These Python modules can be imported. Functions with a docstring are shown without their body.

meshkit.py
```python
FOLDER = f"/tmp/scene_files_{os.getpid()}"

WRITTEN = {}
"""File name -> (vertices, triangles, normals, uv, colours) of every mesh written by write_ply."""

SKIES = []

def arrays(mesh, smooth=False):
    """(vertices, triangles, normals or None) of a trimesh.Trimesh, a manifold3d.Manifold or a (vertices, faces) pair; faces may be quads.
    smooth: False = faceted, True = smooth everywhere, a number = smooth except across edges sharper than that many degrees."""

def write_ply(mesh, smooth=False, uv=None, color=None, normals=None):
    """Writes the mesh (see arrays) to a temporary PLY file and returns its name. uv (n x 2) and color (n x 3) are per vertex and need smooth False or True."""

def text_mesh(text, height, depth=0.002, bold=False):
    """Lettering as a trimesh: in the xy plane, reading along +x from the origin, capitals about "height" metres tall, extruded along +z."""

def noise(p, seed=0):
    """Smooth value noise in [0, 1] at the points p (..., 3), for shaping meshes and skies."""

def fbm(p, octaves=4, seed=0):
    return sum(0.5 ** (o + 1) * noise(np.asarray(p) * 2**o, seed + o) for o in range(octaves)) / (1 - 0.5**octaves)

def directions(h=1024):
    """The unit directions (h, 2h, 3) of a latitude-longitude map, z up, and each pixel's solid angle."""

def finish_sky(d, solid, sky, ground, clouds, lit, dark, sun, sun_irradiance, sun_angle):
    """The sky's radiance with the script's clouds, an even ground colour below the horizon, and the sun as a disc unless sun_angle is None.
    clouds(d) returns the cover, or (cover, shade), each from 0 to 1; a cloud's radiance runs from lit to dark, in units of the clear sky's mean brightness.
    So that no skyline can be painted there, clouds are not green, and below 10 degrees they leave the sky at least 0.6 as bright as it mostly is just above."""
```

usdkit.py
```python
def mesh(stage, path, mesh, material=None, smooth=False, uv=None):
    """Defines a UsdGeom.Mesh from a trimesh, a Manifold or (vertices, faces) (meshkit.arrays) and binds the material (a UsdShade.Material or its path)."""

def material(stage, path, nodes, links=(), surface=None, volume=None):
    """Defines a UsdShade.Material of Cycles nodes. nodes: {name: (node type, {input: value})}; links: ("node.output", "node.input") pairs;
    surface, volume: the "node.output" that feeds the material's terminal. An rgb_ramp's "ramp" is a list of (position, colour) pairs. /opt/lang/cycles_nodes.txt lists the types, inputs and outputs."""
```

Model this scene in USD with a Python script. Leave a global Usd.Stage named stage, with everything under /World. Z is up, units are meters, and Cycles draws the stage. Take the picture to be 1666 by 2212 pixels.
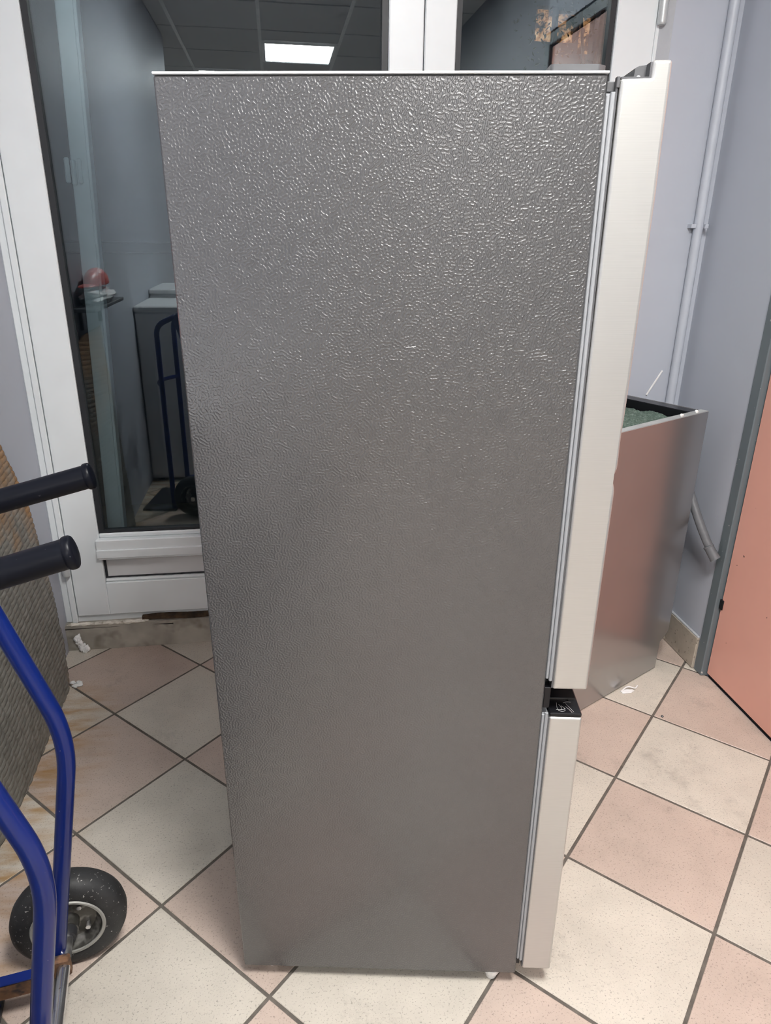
import math
import numpy as np
import trimesh
import manifold3d as m3
from shapely.geometry import Polygon, box as sbox
from pxr import Gf, Sdf, Usd, UsdGeom, UsdLux, UsdShade, Vt
import usdkit
import meshkit

stage = Usd.Stage.CreateInMemory()
UsdGeom.SetStageUpAxis(stage, UsdGeom.Tokens.z)
UsdGeom.SetStageMetersPerUnit(stage, 1.0)
UsdGeom.Xform.Define(stage, '/World')
UsdGeom.Scope.Define(stage, '/World/Looks')

# ------------------------------------------------------------------ camera
# room frame: +x along the glazed wall, +y into it, camera stands over the origin
F_PX, PITCH, ROLL, HEIGHT = 1522.95, 0.37692, 0.01342, 4.16273 * 0.333
YAW = math.radians(8.6)
ca, sa = math.cos(YAW), math.sin(YAW)
RZ = np.array([[ca, sa, 0], [-sa, ca, 0], [0, 0, 1.0]])
cp, sp, cr, sr = math.cos(PITCH), math.sin(PITCH), math.cos(ROLL), math.sin(ROLL)
fw0, up0, rt0 = np.array([0, cp, -sp]), np.array([0, sp, cp]), np.array([1.0, 0, 0])
CR, CU, CF = RZ @ (cr * rt0 + sr * up0), RZ @ (-sr * rt0 + cr * up0), RZ @ fw0
cam = UsdGeom.Camera.Define(stage, '/World/camera')
cam.CreateHorizontalApertureAttr(36.0)
cam.CreateVerticalApertureAttr(36.0 * 2212 / 1666)
cam.CreateFocalLengthAttr(F_PX / 1666 * 36.0)
cam.CreateClippingRangeAttr(Gf.Vec2f(0.02, 200))
cam.AddTransformOp().Set(Gf.Matrix4d(*CR, 0, *CU, 0, *(-CF), 0, 0, 0, HEIGHT, 1))
EXPOSURE = 0.6
cam.CreateExposureAttr(EXPOSURE)

# ------------------------------------------------------------------ sky (dusk, barely lights anything) and lamp strength
LAMP, LAMP_FAR = 55.0, 30.0
LAMP_COLOR = (1.0, 0.985, 0.955)
dome = UsdLux.DomeLight.Define(stage, '/World/dusk_sky')
dome.CreateIntensityAttr(0.02)
dome.CreateColorAttr(Gf.Vec3f(0.35, 0.42, 0.6))

# ------------------------------------------------------------------ helpers
used = {}


def path_for(name, parent=None):
    base = str(parent.GetPath()) if parent is not None else '/World'
    k = used.get((base, name), 0)
    used[(base, name)] = k + 1
    return f'{base}/{name}' if k == 0 else f'{base}/{name}_{k:03d}'


def tag(p, label=None, cat=None, group=None, kind=None):
    p = p.GetPrim() if hasattr(p, 'GetPrim') else p
    for k, v in (('label', label), ('category', cat), ('group', group), ('kind', kind)):
        if v:
            p.SetCustomDataByKey(k, v)
    return p


def obj(name, mesh, mat, parent=None, smooth=35, label=None):
    if isinstance(mesh, (list,)):
        mesh = trimesh.util.concatenate(mesh)
    m = usdkit.mesh(stage, path_for(name, parent), mesh, mat, smooth=smooth)
    return tag(m.GetPrim(), label)


def thing(name, label, cat, loc=(0, 0, 0), matrix=None, group=None, kind=None):
    x = UsdGeom.Xform.Define(stage, path_for(name))
    if matrix is not None:
        x.AddTransformOp().Set(matrix)
    else:
        x.AddTranslateOp().Set(Gf.Vec3d(*map(float, loc)))
    return tag(x.GetPrim(), label, cat, group, kind)


def bx(lo, hi, b=0.0):
    lo, hi = np.minimum(lo, hi).astype(float), np.maximum(lo, hi).astype(float)
    if b <= 0:
        m = trimesh.creation.box(extents=hi - lo)
        m.apply_translation((lo + hi) / 2)
        return m
    b = min(b, 0.49 * (hi - lo).min())
    pts = []
    for s in np.ndindex(2, 2, 2):
        c = np.where(np.array(s) == 0, lo, hi)
        d = np.where(np.array(s) == 0, 1.0, -1.0)
        for k in range(3):
            o = d * b
            o[k] = 0
            pts.append(c + o)
    return trimesh.convex.convex_hull(np.array(pts))


def ring_frames(pts):
    pts = np.asarray(pts, float)
    t = np.gradient(pts, axis=0)
    t /= np.linalg.norm(t, axis=1, keepdims=True)
    u = np.cross(t[0], [0.31, 0.17, 0.93])
    u /= np.linalg.norm(u)
    out = []
    for k in range(len(pts)):
        u = u - t[k] * (u @ t[k])
        u /= np.linalg.norm(u)
        out.append((pts[k], u.copy(), np.cross(t[k], u)))
    return out


def tube(pts, r, n=20, caps=True):
    fr = ring_frames(pts)
    rs = np.broadcast_to(np.asarray(r, float), (len(fr),))
    a = np.linspace(0, 2 * np.pi, n, endpoint=False)
    V = [p + rr * (np.cos(a)[:, None] * u + np.sin(a)[:, None] * w) for (p, u, w), rr in zip(fr, rs)]
    F = []
    for k in range(len(fr) - 1):
        for i in range(n):
            j = (i + 1) % n
            q = [k * n + i, k * n + j, (k + 1) * n + j, (k + 1) * n + i]
            F += [[q[0], q[1], q[2]], [q[0], q[2], q[3]]]
    V = np.vstack(V)
    if caps:
        for k, flip in ((0, True), (len(fr) - 1, False)):
            V = np.vstack([V, fr[k][0]])
            c = len(V) - 1
            for i in range(n):
                j = (i + 1) % n
                F.append([c, k * n + j, k * n + i] if flip else [c, k * n + i, k * n + j])
    return trimesh.Trimesh(V, np.array(F), process=False)


def smooth_path(pts, radius, n=8):
    """Polyline with its corners rounded by arcs."""
    pts = np.asarray(pts, float)
    out = [pts[0]]
    for k in range(1, len(pts) - 1):
        a, b, c = pts[k - 1], pts[k], pts[k + 1]
        d1, d2 = (a - b) / np.linalg.norm(a - b), (c - b) / np.linalg.norm(c - b)
        r = min(radius, 0.45 * np.linalg.norm(a - b), 0.45 * np.linalg.norm(c - b))
        p0, p1 = b + d1 * r, b + d2 * r
        for s in np.linspace(0, 1, n):
            out.append((1 - s) ** 2 * p0 + 2 * s * (1 - s) * b + s * s * p1)
    out.append(pts[-1])
    return np.array(out)


def lathe(profile, n=48):
    """profile (r, z) rows, axis z."""
    p = np.asarray(profile, float)
    return trimesh.creation.revolve(p, sections=n)


def extrude(poly, h):
    return trimesh.creation.extrude_polygon(poly, h, engine='earcut')


def xform(m, M):
    m = m.copy()
    m.apply_transform(M)
    return m


def axes(o, x, y, z):
    M = np.eye(4)
    M[:3, 0], M[:3, 1], M[:3, 2], M[:3, 3] = x, y, z, o
    return M


def blob(size, seed, rough=0.5, sub=2):
    s = trimesh.creation.icosphere(subdivisions=sub, radius=1.0)
    v = s.vertices
    d = 1 + rough * (meshkit.fbm(v * 1.9 + seed * 3.1, 3, seed) - 0.5) * 2
    s.vertices = v * d[:, None] * np.asarray(size)
    return s


# ------------------------------------------------------------------ materials
def mat(name, nodes, links=(), surface='p.BSDF'):
    return usdkit.material(stage, '/World/Looks/' + name, nodes, links, surface=surface)


def plain(name, color, rough=0.5, metal=0.0, spec=0.5, coat=0.0, mottling=0.12, mscale=18, bump=0.0, bscale=300):
    c = np.array(color, float)
    nodes = {'g': ('geometry', {}),
             'n': ('noise_texture', {'scale': mscale, 'detail': 4}),
             'r': ('rgb_ramp', {'ramp': [(0.3, tuple(c * (1 - mottling))), (0.7, tuple(np.minimum(c * (1 + mottling), 1)))]}),
             'p': ('principled_bsdf', {'roughness': rough, 'metallic': metal, 'specular_ior_level': spec, 'coat_weight': coat})}
    links = [('g.position', 'n.vector'), ('n.fac', 'r.fac'), ('r.color', 'p.base_color')]
    if bump:
        nodes['bn'] = ('noise_texture', {'scale': bscale, 'detail': 3})
        nodes['b'] = ('bump', {'strength': bump, 'distance': 0.002})
        links += [('g.position', 'bn.vector'), ('bn.fac', 'b.height'), ('b.normal', 'p.normal')]
    return mat(name, nodes, links)


def specked(name, base, speck, fleck_scale, lo, hi, rough=0.5, mottling=0.08, mscale=6, extra=None, metal=0.0, spec=0.5, bump=0.0):
    """base colour with cloudy mottling and small specks (noise above a threshold)."""
    c = np.array(base, float)
    nodes = {'g': ('geometry', {}),
             'n': ('noise_texture', {'scale': mscale, 'detail': 5}),
             'r': ('rgb_ramp', {'ramp': [(0.3, tuple(c * (1 - mottling))), (0.7, tuple(c * (1 + mottling)))]}),
             's': ('noise_texture', {'scale': fleck_scale, 'detail': 2, 'roughness': 0.6}),
             'm': ('map_range', {'from_min': lo, 'from_max': hi, 'clamp': True}),
             'x': ('mix', {'color2': speck}),
             'p': ('principled_bsdf', {'roughness': rough, 'metallic': metal, 'specular_ior_level': spec})}
    links = [('g.position', 'n.vector'), ('n.fac', 'r.fac'), ('g.position', 's.vector'), ('s.fac', 'm.value'),
             ('m.result', 'x.fac'), ('r.color', 'x.color1'), ('x.color', 'p.base_color')]
    if bump:
        nodes['b'] = ('bump', {'strength': bump, 'distance': 0.001})
        links += [('s.fac', 'b.height'), ('b.normal', 'p.normal')]
    return mat(name, nodes, links)


M = {}
M['wall'] = plain('painted_wall', (0.43, 0.455, 0.515), 0.45, mottling=0.025, mscale=3, bump=0.12, bscale=120)
M['wall_white'] = plain('white_wall_paint', (0.80, 0.80, 0.80), 0.6, mottling=0.03, mscale=3)
M['wall_grey'] = plain('grey_wall_paint', (0.20, 0.205, 0.225), 0.5, mottling=0.04, mscale=3)
M['wall_bare'] = plain('bare_plaster', (0.42, 0.43, 0.46), 0.8, mottling=0.06, mscale=20, bump=0.2, bscale=160)
M['ceiling'] = plain('ceiling_tile', (0.52, 0.52, 0.52), 0.9, mottling=0.04, mscale=60, bump=0.3, bscale=400)
M['ceiling_bar'] = plain('ceiling_bar', (0.8, 0.8, 0.8), 0.5)
M['alu'] = plain('white_aluminium', (0.73, 0.765, 0.785), 0.34, mottling=0.03, mscale=7)
M['gasket'] = plain('black_gasket', (0.016, 0.018, 0.022), 0.5)
M['panel'] = plain('infill_panel', (0.62, 0.62, 0.63), 0.4, mottling=0.02)
M['hinge'] = plain('hinge_grey', (0.50, 0.52, 0.53), 0.35, metal=0.3)
M['concrete'] = specked('curb_concrete', (0.36, 0.335, 0.29), (0.13, 0.11, 0.085), 13, 0.55, 0.78, 0.85, 0.3, 9, bump=0.5)
M['grout'] = plain('grout', (0.115, 0.100, 0.085), 0.9, mottling=0.25, mscale=40)
M['base_tile'] = specked('baseboard_tile', (0.40, 0.35, 0.29), (0.10, 0.08, 0.06), 60, 0.62, 0.75, 0.45, 0.12, 20)
M['salmon'] = specked('salmon_paint', (0.70, 0.365, 0.295), (0.13, 0.07, 0.05), 34, 0.735, 0.75, 0.30, 0.03, 4)
M['jamb'] = specked('grey_frame_paint', (0.125, 0.15, 0.165), (0.50, 0.48, 0.46), 38, 0.70, 0.73, 0.4, 0.05, 5)
M['lamp_far'] = mat('lamp_diffuser_far', {'p': ('emission', {'color': LAMP_COLOR, 'strength': LAMP_FAR})}, (), 'p.emission')
M['lamp'] = mat('lamp_diffuser', {'p': ('emission', {'color': LAMP_COLOR, 'strength': LAMP})}, (), 'p.emission')
M['white'] = plain('white_enamel', (0.66, 0.67, 0.68), 0.3, mottling=0.02)
M['white_foam'] = plain('white_foam', (0.85, 0.85, 0.84), 0.7, bump=0.4, bscale=500)
M['pipe'] = plain('painted_pipe', (0.46, 0.485, 0.545), 0.4, mottling=0.03)
M['blue'] = specked('blue_paint', (0.006, 0.018, 0.135), (0.25, 0.24, 0.26), 160, 0.77, 0.80, 0.2, 0.06, 6, spec=0.4)
M['grip'] = specked('black_grip', (0.004, 0.0047, 0.008), (0.10, 0.10, 0.11), 110, 0.73, 0.78, 0.36, 0.1, 30, spec=0.13)
M['tyre'] = specked('tyre_rubber', (0.022, 0.022, 0.023), (0.30, 0.29, 0.27), 150, 0.66, 0.72, 0.6, 0.3, 25, bump=0.5)
M['rim'] = specked('zinc_rim', (0.11, 0.105, 0.095), (0.30, 0.29, 0.27), 45, 0.50, 0.70, 0.42, 0.2, 30, metal=0.7)
M['zinc_dull'] = plain('dull_zinc', (0.36, 0.355, 0.33), 0.5, metal=0.4)
M['zinc'] = specked('zinc_axle', (0.74, 0.74, 0.76), (0.20, 0.18, 0.15), 70, 0.66, 0.76, 0.2, 0.15, 30, metal=0.95)
M['rusty'] = specked('rusty_steel', (0.16, 0.08, 0.04), (0.03, 0.02, 0.02), 45, 0.5, 0.7, 0.7, 0.35, 30, bump=0.5)
M['mortar'] = specked('old_mortar', (0.72, 0.68, 0.60), (0.25, 0.20, 0.14), 40, 0.55, 0.72, 0.9, 0.2, 25, bump=0.5)
M['rotten'] = plain('rotten_filler', (0.055, 0.034, 0.018), 0.9, mottling=0.6, mscale=45)
M['dark_steel'] = plain('dark_steel', (0.05, 0.05, 0.055), 0.45, metal=0.5)
M['black_plastic'] = specked('black_plastic', (0.008, 0.008, 0.010), (0.008, 0.008, 0.010), 50, 0.6, 0.7, 0.25, 0.1, 20, spec=0.3)
M['dark_plastic'] = plain('dark_grey_plastic', (0.085, 0.085, 0.09), 0.4)
M['grey_rubber'] = plain('grey_door_seal', (0.30, 0.31, 0.325), 0.45, mottling=0.04)
M['hose'] = plain('grey_hose', (0.12, 0.125, 0.135), 0.5, mottling=0.08, mscale=60)
M['white_plastic'] = plain('white_plastic', (0.78, 0.78, 0.77), 0.35)
M['scratch'] = plain('pale_scratch', (0.40, 0.40, 0.40), 0.6)
M['red'] = plain('red_plastic', (0.75, 0.06, 0.04), 0.35)
M['crumple'] = plain('white_crumpled_film', (0.8, 0.8, 0.8), 0.4, mottling=0.05)
M['shelf'] = plain('dark_shelf', (0.09, 0.09, 0.10), 0.6)
M['ground'] = specked('wet_asphalt', (0.19, 0.165, 0.12), (0.34, 0.32, 0.28), 4.5, 0.56, 0.66, 0.5, 0.35, 5, bump=0.4)
M['facade'] = plain('facade_render', (0.10, 0.11, 0.125), 0.8, mottling=0.1, mscale=2)
M['facade_dark'] = plain('dark_masonry', (0.05, 0.053, 0.058), 0.85, mottling=0.2, mscale=5)
M['rail_out'] = plain('outdoor_rail', (0.80, 0.83, 0.83), 0.4, mottling=0.04)
M['leaf'] = plain('dusk_leaves', (0.03, 0.035, 0.02), 0.7)
M['bark'] = plain('dusk_bark', (0.05, 0.04, 0.03), 0.9)
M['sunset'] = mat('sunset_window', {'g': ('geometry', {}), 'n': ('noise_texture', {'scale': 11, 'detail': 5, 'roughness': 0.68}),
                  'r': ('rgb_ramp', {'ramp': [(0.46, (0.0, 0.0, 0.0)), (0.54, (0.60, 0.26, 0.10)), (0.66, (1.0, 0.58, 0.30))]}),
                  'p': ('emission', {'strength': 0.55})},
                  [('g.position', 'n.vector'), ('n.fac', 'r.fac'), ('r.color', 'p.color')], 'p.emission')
M['glass'] = mat('window_glass', {'f': ('fresnel', {'IOR': 1.95}),
                 't': ('transparent_bsdf', {'color': (0.80, 0.86, 0.88)}),
                 'g': ('glossy_bsdf', {'roughness': 0.0, 'color': (0.90, 0.97, 1.0)}), 'm': ('mix_closure', {})},
                 [('f.fac', 'm.fac'), ('t.BSDF', 'm.closure1'), ('g.BSDF', 'm.closure2')], 'm.closure')


def tile_mat(name, c):
    c = np.array(c)
    return mat(name, {
        'g': ('geometry', {}), 'oi': ('object_info', {}),
        'n': ('noise_texture', {'scale': 5.5, 'detail': 6, 'roughness': 0.62}),
        'r': ('rgb_ramp', {'ramp': [(0.30, tuple(c * 0.86)), (0.68, tuple(c * 1.05))]}),
        # dark specks
        's': ('noise_texture', {'scale': 230, 'detail': 2, 'roughness': 0.7}),
        'sm': ('map_range', {'from_min': 0.575, 'from_max': 0.70, 'to_max': 0.65, 'clamp': True}),
        'x1': ('mix', {'color2': tuple(c * 0.32)}),
        # scuffs of dirt
        'd': ('noise_texture', {'scale': 3.2, 'detail': 9, 'roughness': 0.78}),
        'dm': ('map_range', {'from_min': 0.565, 'from_max': 0.74, 'to_max': 0.62, 'clamp': True}),
        'x2': ('mix', {'color2': (0.17, 0.15, 0.13)}),
        # rust stain creeping out from the sheet on the left
        'sep': ('separate_xyz', {}),
        'ma': ('map_range', {'from_min': -0.50, 'from_max': -0.70, 'clamp': True}),
        'mb': ('map_range', {'from_min': 2.10, 'from_max': 1.95, 'clamp': True}),
        'mp': ('mapping', {'scale': (7, 30, 1)}),
        'rn': ('noise_texture', {'scale': 1.0, 'detail': 4}),
        'rm': ('map_range', {'from_min': 0.42, 'from_max': 0.68, 'clamp': True}),
        'k1': ('math', {'math_type': 'multiply'}), 'k2': ('math', {'math_type': 'multiply'}),
        'x3': ('mix', {'color2': (0.36, 0.20, 0.07)}),
        'ov': ('map_range', {'to_min': 0.94, 'to_max': 1.05}),
        'hv': ('hsv', {}),
        'rr': ('map_range', {'from_min': 0.3, 'from_max': 0.7, 'to_min': 0.30, 'to_max': 0.46}),
        'b': ('bump', {'strength': 0.12, 'distance': 0.001}),
        'p': ('principled_bsdf', {'specular_ior_level': 0.45})},
        [('g.position', 'n.vector'), ('n.fac', 'r.fac'), ('g.position', 's.vector'), ('s.fac', 'sm.value'), ('sm.result', 'x1.fac'),
         ('r.color', 'x1.color1'), ('g.position', 'd.vector'), ('d.fac', 'dm.value'), ('dm.result', 'x2.fac'), ('x1.color', 'x2.color1'),
         ('g.position', 'sep.vector'), ('sep.x', 'ma.value'), ('sep.y', 'mb.value'), ('g.position', 'mp.vector'), ('mp.vector', 'rn.vector'),
         ('rn.fac', 'rm.value'), ('rm.result', 'k1.value1'), ('ma.result', 'k1.value2'), ('k1.value', 'k2.value1'), ('mb.result', 'k2.value2'),
         ('k2.value', 'x3.fac'), ('x2.color', 'x3.color1'), ('oi.random', 'ov.value'), ('ov.result', 'hv.value'), ('x3.color', 'hv.color'),
         ('hv.color', 'p.base_color'), ('n.fac', 'rr.value'), ('rr.result', 'p.roughness'), ('s.fac', 'b.height'), ('b.normal', 'p.normal')])


M['tile_pale'] = tile_mat('beige_floor_tile', (0.575, 0.525, 0.455))
M['tile_pink'] = tile_mat('pink_floor_tile', (0.525, 0.422, 0.36))

# dark grey sheet metal with an embossed worm-track grain
M['side'] = mat('embossed_grey_sheet', {
    'tc': ('texture_coordinate', {}), 'sx': ('separate_xyz', {}), 'xy': ('math', {'math_type': 'add'}), 'cx': ('combine_xyz', {}),
    'n': ('gabor_texture', {'type': '2D', 'scale': 110, 'frequency': 2.0, 'anisotropy': 0.0}),
    'sm': ('map_range', {'range_type': 'smoothstep', 'from_min': 0.42, 'from_max': 0.66, 'clamp': True}),
    'b': ('bump', {'strength': 1.0, 'distance': 0.00026}),
    'cn': ('noise_texture', {'scale': 2.2, 'detail': 2}),
    'cr': ('rgb_ramp', {'ramp': [(0.3, (0.136, 0.135, 0.137)), (0.7, (0.152, 0.151, 0.153))]}),
    'p': ('principled_bsdf', {'roughness': 0.19, 'metallic': 0.68, 'specular_ior_level': 0.7})},
    [('tc.object', 'sx.vector'), ('sx.x', 'xy.value1'), ('sx.y', 'xy.value2'), ('xy.value', 'cx.x'), ('sx.z', 'cx.y'), ('cx.vector', 'n.vector'), ('n.value', 'sm.value'), ('sm.result', 'b.height'), ('b.normal', 'p.normal'),
     ('tc.object', 'cn.vector'), ('cn.fac', 'cr.fac'), ('cr.color', 'p.base_color')])

M['brushed'] = mat('brushed_steel', {
    'tc': ('texture_coordinate', {}),
    'mp': ('mapping', {'scale': (7, 7, 1300)}),
    'n': ('noise_texture', {'scale': 1.0, 'detail': 3, 'roughness': 0.7}),
    'cr': ('rgb_ramp', {'ramp': [(0.3, (0.560, 0.553, 0.535)), (0.7, (0.570, 0.563, 0.545))]}),
    'rr': ('map_range', {'from_min': 0.3, 'from_max': 0.7, 'to_min': 0.31, 'to_max': 0.33}),
    'b': ('bump', {'strength': 0.02, 'distance': 0.0003}),
    'p': ('principled_bsdf', {'metallic': 0.72, 'specular_ior_level': 0.5})},
    [('tc.object', 'mp.vector'), ('mp.vector', 'n.vector'), ('n.fac', 'cr.fac'), ('cr.color', 'p.base_color'),
     ('n.fac', 'rr.value'), ('rr.result', 'p.roughness'), ('n.fac', 'b.height'), ('b.normal', 'p.normal')])

M['silver'] = mat('silver_paint', {
    'g': ('geometry', {}),
    'n': ('noise_texture', {'scale': 4, 'detail': 2}),
    'cr': ('rgb_ramp', {'ramp': [(0.3, (0.40, 0.40, 0.405)), (0.7, (0.43, 0.43, 0.435))]}),
    'bn': ('noise_texture', {'scale': 2.4, 'detail': 1}),
    'b': ('bump', {'strength': 0.25, 'distance': 0.01}),
    'p': ('principled_bsdf', {'metallic': 0.85, 'roughness': 0.25, 'specular_ior_level': 0.5})},
    [('g.position', 'n.vector'), ('n.fac', 'cr.fac'), ('cr.color', 'p.base_color'), ('g.position', 'bn.vector'), ('bn.fac', 'b.height'), ('b.normal', 'p.normal')])

M['rim_grey'] = plain('bare_rim_metal', (0.36, 0.375, 0.375), 0.45)
M['felt'] = mat('green_felt', {
    'g': ('geometry', {}),
    'n': ('noise_texture', {'scale': 130, 'detail': 4, 'roughness': 0.7}),
    'cr': ('rgb_ramp', {'ramp': [(0.3, (0.055, 0.085, 0.07)), (0.55, (0.12, 0.165, 0.14)), (0.72, (0.26, 0.31, 0.28))]}),
    'b': ('bump', {'strength': 0.8, 'distance': 0.004}),
    'p': ('principled_bsdf', {'roughness': 0.95, 'specular_ior_level': 0.1})},
    [('g.position', 'n.vector'), ('n.fac', 'cr.fac'), ('cr.color', 'p.base_color'), ('n.fac', 'b.height'), ('b.normal', 'p.normal')])

M['sheet'] = mat('embossed_rusty_sheet', {
    'g': ('geometry', {}), 'sep': ('separate_xyz', {}),
    'n': ('noise_texture', {'scale': 30, 'detail': 4}),
    'cr': ('rgb_ramp', {'ramp': [(0.3, (0.155, 0.147, 0.13)), (0.7, (0.24, 0.23, 0.205))]}),
    'rn': ('noise_texture', {'scale': 5.5, 'detail': 5, 'roughness': 0.65}),
    'az': ('map_range', {'from_min': 0.42, 'from_max': 0.92, 'to_min': 0.0, 'to_max': 0.42, 'clamp': True}),
    'ay': ('map_range', {'from_min': 1.97, 'from_max': 2.06, 'to_min': 0.0, 'to_max': 0.18, 'clamp': True}),
    'a1': ('math', {'math_type': 'add'}), 'a2': ('math', {'math_type': 'add'}),
    'rm': ('map_range', {'from_min': 0.66, 'from_max': 0.88, 'to_max': 0.85, 'clamp': True}),
    'x': ('mix', {'color2': (0.31, 0.165, 0.065)}),
    'p': ('principled_bsdf', {'roughness': 0.55, 'metallic': 0.0})},
    [('g.position', 'n.vector'), ('n.fac', 'cr.fac'), ('g.position', 'rn.vector'), ('g.position', 'sep.vector'), ('sep.z', 'az.value'),
     ('sep.y', 'ay.value'), ('az.result', 'a1.value1'), ('ay.result', 'a1.value2'), ('a1.value', 'a2.value1'), ('rn.fac', 'a2.value2'),
     ('a2.value', 'rm.value'), ('rm.result', 'x.fac'), ('cr.color', 'x.color1'), ('x.color', 'p.base_color')])

# ------------------------------------------------------------------ room shell
XL, XR, YB, YF, YR, ZC = -0.78, 1.373, 2.262, 2.285, -4.3, 2.75
XFAR, YCOR = -2.45, -1.83          # behind the camera the room widens to the left
GY0, GY1 = 2.308, 2.314            # glass
room = Polygon([(XL, YF + 0.05), (XR + 0.02, YF + 0.05), (XR + 0.02, YR), (XFAR, YR), (XFAR, YCOR), (XL, YCOR)])

floor = thing('floor', 'diagonal checkerboard floor of beige and pink tiles with dark grout', 'floor', kind='structure')
slab = extrude(room, 0.06)
slab.apply_translation([0, 0, -0.0615])
obj('grout', slab, M['grout'], floor, smooth=False)
TILE, GAP = 0.333, 0.0072
tyaw = -0.62898 - YAW
eu, ev = np.array([math.cos(tyaw), math.sin(tyaw)]), np.array([-math.sin(tyaw), math.cos(tyaw)])
toff = (RZ[:2, :2] @ np.array([-2.47959, 5.36225])) * TILE
inner = sbox(XL, -0.6, XR + 0.02, 2.272).union(room.intersection(sbox(-9, YR, 9, -0.55)))
trng = np.random.default_rng(5)
for i in range(-30, 40):
    for j in range(-40, 30):
        g = GAP / TILE / 2
        q = [(i + g, j + g), (i + 1 - g, j + g), (i + 1 - g, j + 1 - g), (i + g, j + 1 - g)]
        c = Polygon([tuple(toff + TILE * (a * eu - b * ev)) for a, b in q]).intersection(inner)
        for part in getattr(c, 'geoms', [c]):
            if part.is_empty or part.area < 2e-4 or part.geom_type != 'Polygon':
                continue
            dz = trng.uniform(-0.0003, 0.0003)
            ring = np.array(part.convex_hull.exterior.coords)[:-1]
            try:
                small = np.array(part.convex_hull.buffer(-0.0012, join_style=2).exterior.coords)[:-1]
            except Exception:
                small = ring
            pts = np.vstack([np.c_[ring, np.full(len(ring), -0.006)], np.c_[ring, np.full(len(ring), -0.0010 + dz)],
                             np.c_[small, np.full(len(small), dz)]])
            obj('tile', trimesh.convex.convex_hull(pts), M['tile_pale'] if (i + j) % 2 else M['tile_pink'], floor, smooth=False)

tag(obj('wall_left', bx((XL - 0.15, YCOR, 0), (XL, 2.55, ZC)), M['wall'], smooth=False), 'pale lilac painted side wall left of the glazed door', 'wall', kind='structure')
w = thing('wall_back', 'pale lilac painted wall strip right of the glazed door', 'wall', kind='structure')
obj('plaster', bx((1.162, YB, 0), (XR + 0.15, 2.55, ZC)), M['wall'], w, smooth=False)
reveal = Polygon([(1.128, YF + 0.012), (1.133, YF), (1.1625, YB), (1.1625, YF + 0.05), (1.128, YF + 0.05)])
obj('reveal', extrude(reveal, ZC), M['wall_bare'], w, smooth=False, label='unpainted grey plaster reveal beside the hinge side')
obj('lintel', bx((XL, YF - 0.02, 2.33), (1.162, 2.55, ZC)), M['wall'], w, smooth=False)
w = thing('wall_right', 'pale lilac painted wall on the right with the salmon door in it', 'wall', kind='structure')
obj('plaster', bx((XR, 1.886, 0), (XR + 0.15, YB, ZC)), M['wall'], w, smooth=False)
obj('plaster', bx((XR, YR, 0), (XR + 0.15, 0.67, ZC)), M['wall_grey'], w, smooth=False)
obj('lintel', bx((XR, 0.67, 2.31), (XR + 0.15, 1.886, ZC)), M['wall'], w, smooth=False)
tag(obj('wall_rear', bx((XFAR - 0.15, YR - 0.15, 0), (XR + 0.15, YR, ZC)), M['wall_white'], smooth=False), 'white wall behind the camera, seen mirrored in the glass', 'wall', kind='structure')
w = thing('wall_side', 'pale lilac wall of the recess behind the camera', 'wall', kind='structure')
obj('plaster', bx((XFAR - 0.15, YR, 0), (XFAR, YCOR, ZC)), M['wall'], w, smooth=False)
obj('plaster', bx((XFAR - 0.15, YCOR, 0), (XL - 0.15, YCOR + 0.12, ZC)), M['wall'], w, smooth=False)

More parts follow.
